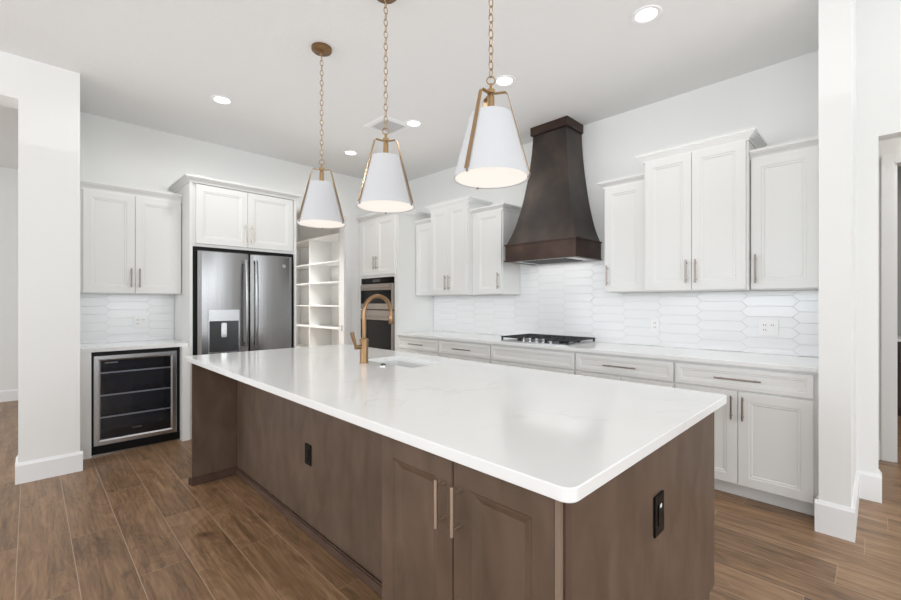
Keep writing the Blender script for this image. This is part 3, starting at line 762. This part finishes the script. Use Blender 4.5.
# ------------------------------------------------------------------ pendants
CR, SR = Vector((math.cos(YAW), math.sin(YAW), 0)), Vector((-math.sin(YAW), math.cos(YAW), 0))
def pendant(label, x, y, ang):
    t = thing('pendant_lamp', label, 'pendant lamp', (x, y, 1.855), 'pendant lamps over the island')
    c = Vector((x, y, 0)); away = c.normalized(); rgt = Vector((away.y, -away.x, 0))
    arms = [away*math.cos(ang+k*2*PI/3)+rgt*math.sin(ang+k*2*PI/3) for k in range(3)]
    zb, zt, rb, rt = 1.843, 2.122, .165, .092
    # linen shade: thin double wall
    obj('shade', MB().lathe((x, y, 0), [(rb, zb), (rt, zt), (rt-.004, zt), (rb-.006, zb+.002), (rb, zb)], 56, cap0=False, cap1=False), M['shade'], t)
    obj('diffuser', MB().lathe((x, y, 0), [(rb-.008, zb+.004), (rb-.008, zb+.007)], 48), M['diffuser'], t)
    # three flat straps from the cross bar to the rim
    zx = 2.216
    for e1 in arms:
        e2 = Vector((-e1.y, e1.x, 0)); mb = MB(); w = .009; th = .0032
        prof = [(.012, zx), (.064, zx), (.070, zx-.006), (rb+.003, zb+.010)]
        R = []
        for i, (rr_, z) in enumerate(prof):
            o = c+e1*rr_; up = Vector((0, 0, th)) if i < 2 else e1*th
            R.append([tuple(o+Vector((0, 0, z))+e2*w), tuple(o+Vector((0, 0, z))-e2*w), tuple(o+Vector((0, 0, z))-e2*w+up), tuple(o+Vector((0, 0, z))+e2*w+up)])
        obj('strap', mb.loft(R), M['gold'], t)
    obj('hub', MB().lathe((x, y, 0), [(.008, 2.11), (.015, 2.112), (.015, 2.205), (.010, 2.210), (.010, 2.216), (.018, 2.218), (.018, 2.234), (.008, 2.238), (.006, 2.262)], 18), M['gold'], t)
    for dr_ in arms:
        p = c+dr_*(rb-.003)
        obj('rim_screw', MB().lathe((p.x, p.y, zb-.004), [(.003, 0), (.0055, .002), (.0055, .010), (.003, .013)], 10), M['handle'], t)
    mb = MB(); mb.torus((x, y, 2.276), (CR.x, CR.y, 0), (0, 0, 1), .018, .018, .0030, 16, 6)
    z = 2.290; i = 0
    L = .021
    while z < 3.03:
        a = Vector((CR if i % 2 else SR)); a = (a*math.cos(.5)+Vector((-a.y, a.x, 0))*math.sin(.5))
        mb.torus((x, y, z+L*.85), a, (0, 0, 1), 0.0105, L, .0024, 12, 5); z += 2*L-.0075; i += 1
    obj('chain', mb, M['gold'], t)
    obj('canopy', MB().lathe((x, y, 0), [(.008, 3.030), (.010, 3.040), (.062, 3.044), (.068, 3.050), (.068, HC-.0005)], 36), M['antique'], t)
    obj('cord', MB().tube([(x, y, 2.26), (x, y, 3.035)], .0016, 6), M['plastic'], t)
pendant('white shade pendant lamp farthest from the camera, its round canopy in full view', -2.725, 1.44, 0.03)
pendant('white shade pendant lamp in the middle of the row over the faucet', -1.977, 1.44, 0.0)
pendant('nearest white shade pendant lamp in front of the range hood', -1.200, 1.44, -.40)

# ------------------------------------------------------------------ ceiling fittings
def downlight(label, x, y, on=7):
    t = thing('recessed_light', label, 'ceiling light', (x, y, HC-.012), 'recessed ceiling lights')
    obj('trim_ring', MB().lathe((x, y, HC), [(.062, -.004), (.070, -.008), (.085, -.006), (.088, -.0005), (.062, -.0005), (.062, -.004)], 36, cap0=False, cap1=False), M['trim'], t)
    obj('lens', MB().lathe((x, y, HC), [(.0615, -.0045), (.0615, -.001)], 36), M['lamp'], t)
    l = bpy.data.lights.new('downlight_glow', 'SPOT'); l.energy = on; l.spot_size = math.radians(172); l.spot_blend = .35; l.shadow_soft_size = .06; l.color = (1, .985, .96)
    o = bpy.data.objects.new('downlight_glow', l); COL.objects.link(o); o.parent = t; o.location = (0, 0, 0)
downlight('round recessed ceiling light at the left, near the fridge wall', -4.036, 1.191, 24)
downlight('round recessed ceiling light between the far and middle pendants', -4.389, 2.69)
downlight('round recessed ceiling light just right of the middle pendant', -3.230, 2.69)
downlight('round recessed ceiling light just right of the nearest pendant chain', -2.101, 2.69)
downlight('largest round recessed ceiling light, at the top right of the view', -1.004, 2.69)
t = thing('ceiling_vent', 'square white air vent in the ceiling behind the middle pendant', 'vent', (-3.455, 2.545, HC-.015))
vx, vy, vr = -3.455, 2.545, .175
mb = MB()
rr2 = lambda r, z: [(vx-r, vy-r, z), (vx+r, vy-r, z), (vx+r, vy+r, z), (vx-r, vy+r, z)]
Rr = [rr2(vr, HC-.0005), rr2(vr-.004, HC-.008), rr2(vr-.045, HC-.014), rr2(vr-.045, HC-.0005)]
V = [[mb.v(p) for p in r] for r in Rr]
for i in range(4):
    P, Q = V[i], V[(i+1) % 4]
    for k in range(4): mb.bm.faces.new((P[k], P[(k+1) % 4], Q[(k+1) % 4], Q[k]))
obj('frame', mb, M['trim'], t)
mb = MB()
for k in range(9):
    y = vy-vr+.050+k*.0285
    mb.loft([[(vx-vr+.046, y, HC-.0135), (vx+vr-.046, y, HC-.0135), (vx+vr-.046, y+.022, HC-.0105), (vx-vr+.046, y+.022, HC-.0105)], [(vx-vr+.046, y, HC-.0125), (vx+vr-.046, y, HC-.0125), (vx+vr-.046, y+.022, HC-.0095), (vx-vr+.046, y+.022, HC-.0095)]])
obj('louvers', mb, M['trim'], t)
obj('duct', MB().box((vx-vr+.046, vy-vr+.046, HC-.002), (vx+vr-.046, vy+vr-.046, HC-.0006)), M['slot'], t)

# ------------------------------------------------------------------ room beyond the hallway
t = thing('bathroom_vanity', 'dark wood vanity with a white top in the room beyond the hallway', 'vanity', (.7, 7.2, 0))
obj('cabinet', MB().box((-.2, 7.02, .09), (1.5, 7.549, .855)), M['vanity'], t)
obj('plinth', MB().box((-.18, 7.08, 0), (1.48, 7.549, .089)), M['vanity'], t)
mapV = lambda u, d, z: (u, 7.02-d, z)
for k in range(4):
    dr = obj('door', MB(mapV).panel(-.19+k*.4225, .22+k*.4225, .11, .84, .0005, DOOR), M['vanity'], t)
    bar_pull(mapV, (.18+k*.4225 if k % 2 == 0 else -.15+k*.4225, .7), .15, 'z', .0205, dr)
obj('top', MB().box((-.22, 6.985, .856), (1.52, 7.549, .885), .003), M['quartz'], t)
# unseen fill lights added to brighten the pantry, hallway and far room
def room_fill(n, loc, e, size=.3, spread=180):
    l = bpy.data.lights.new(n, 'AREA'); l.shape = 'DISK'; l.size = size; l.energy = e; l.color = (1, .98, .95); l.spread = math.radians(spread)
    o = bpy.data.objects.new(n, l); COL.objects.link(o); o.location = loc
room_fill('pantry_fill', (-6.0, 2.2, HC-.02), 38, spread=100)
room_fill('hall_fill', (.7, 4.5, HC-.02), 8)
room_fill('bathroom_fill', (.9, 6.2, HC-.02), 30)
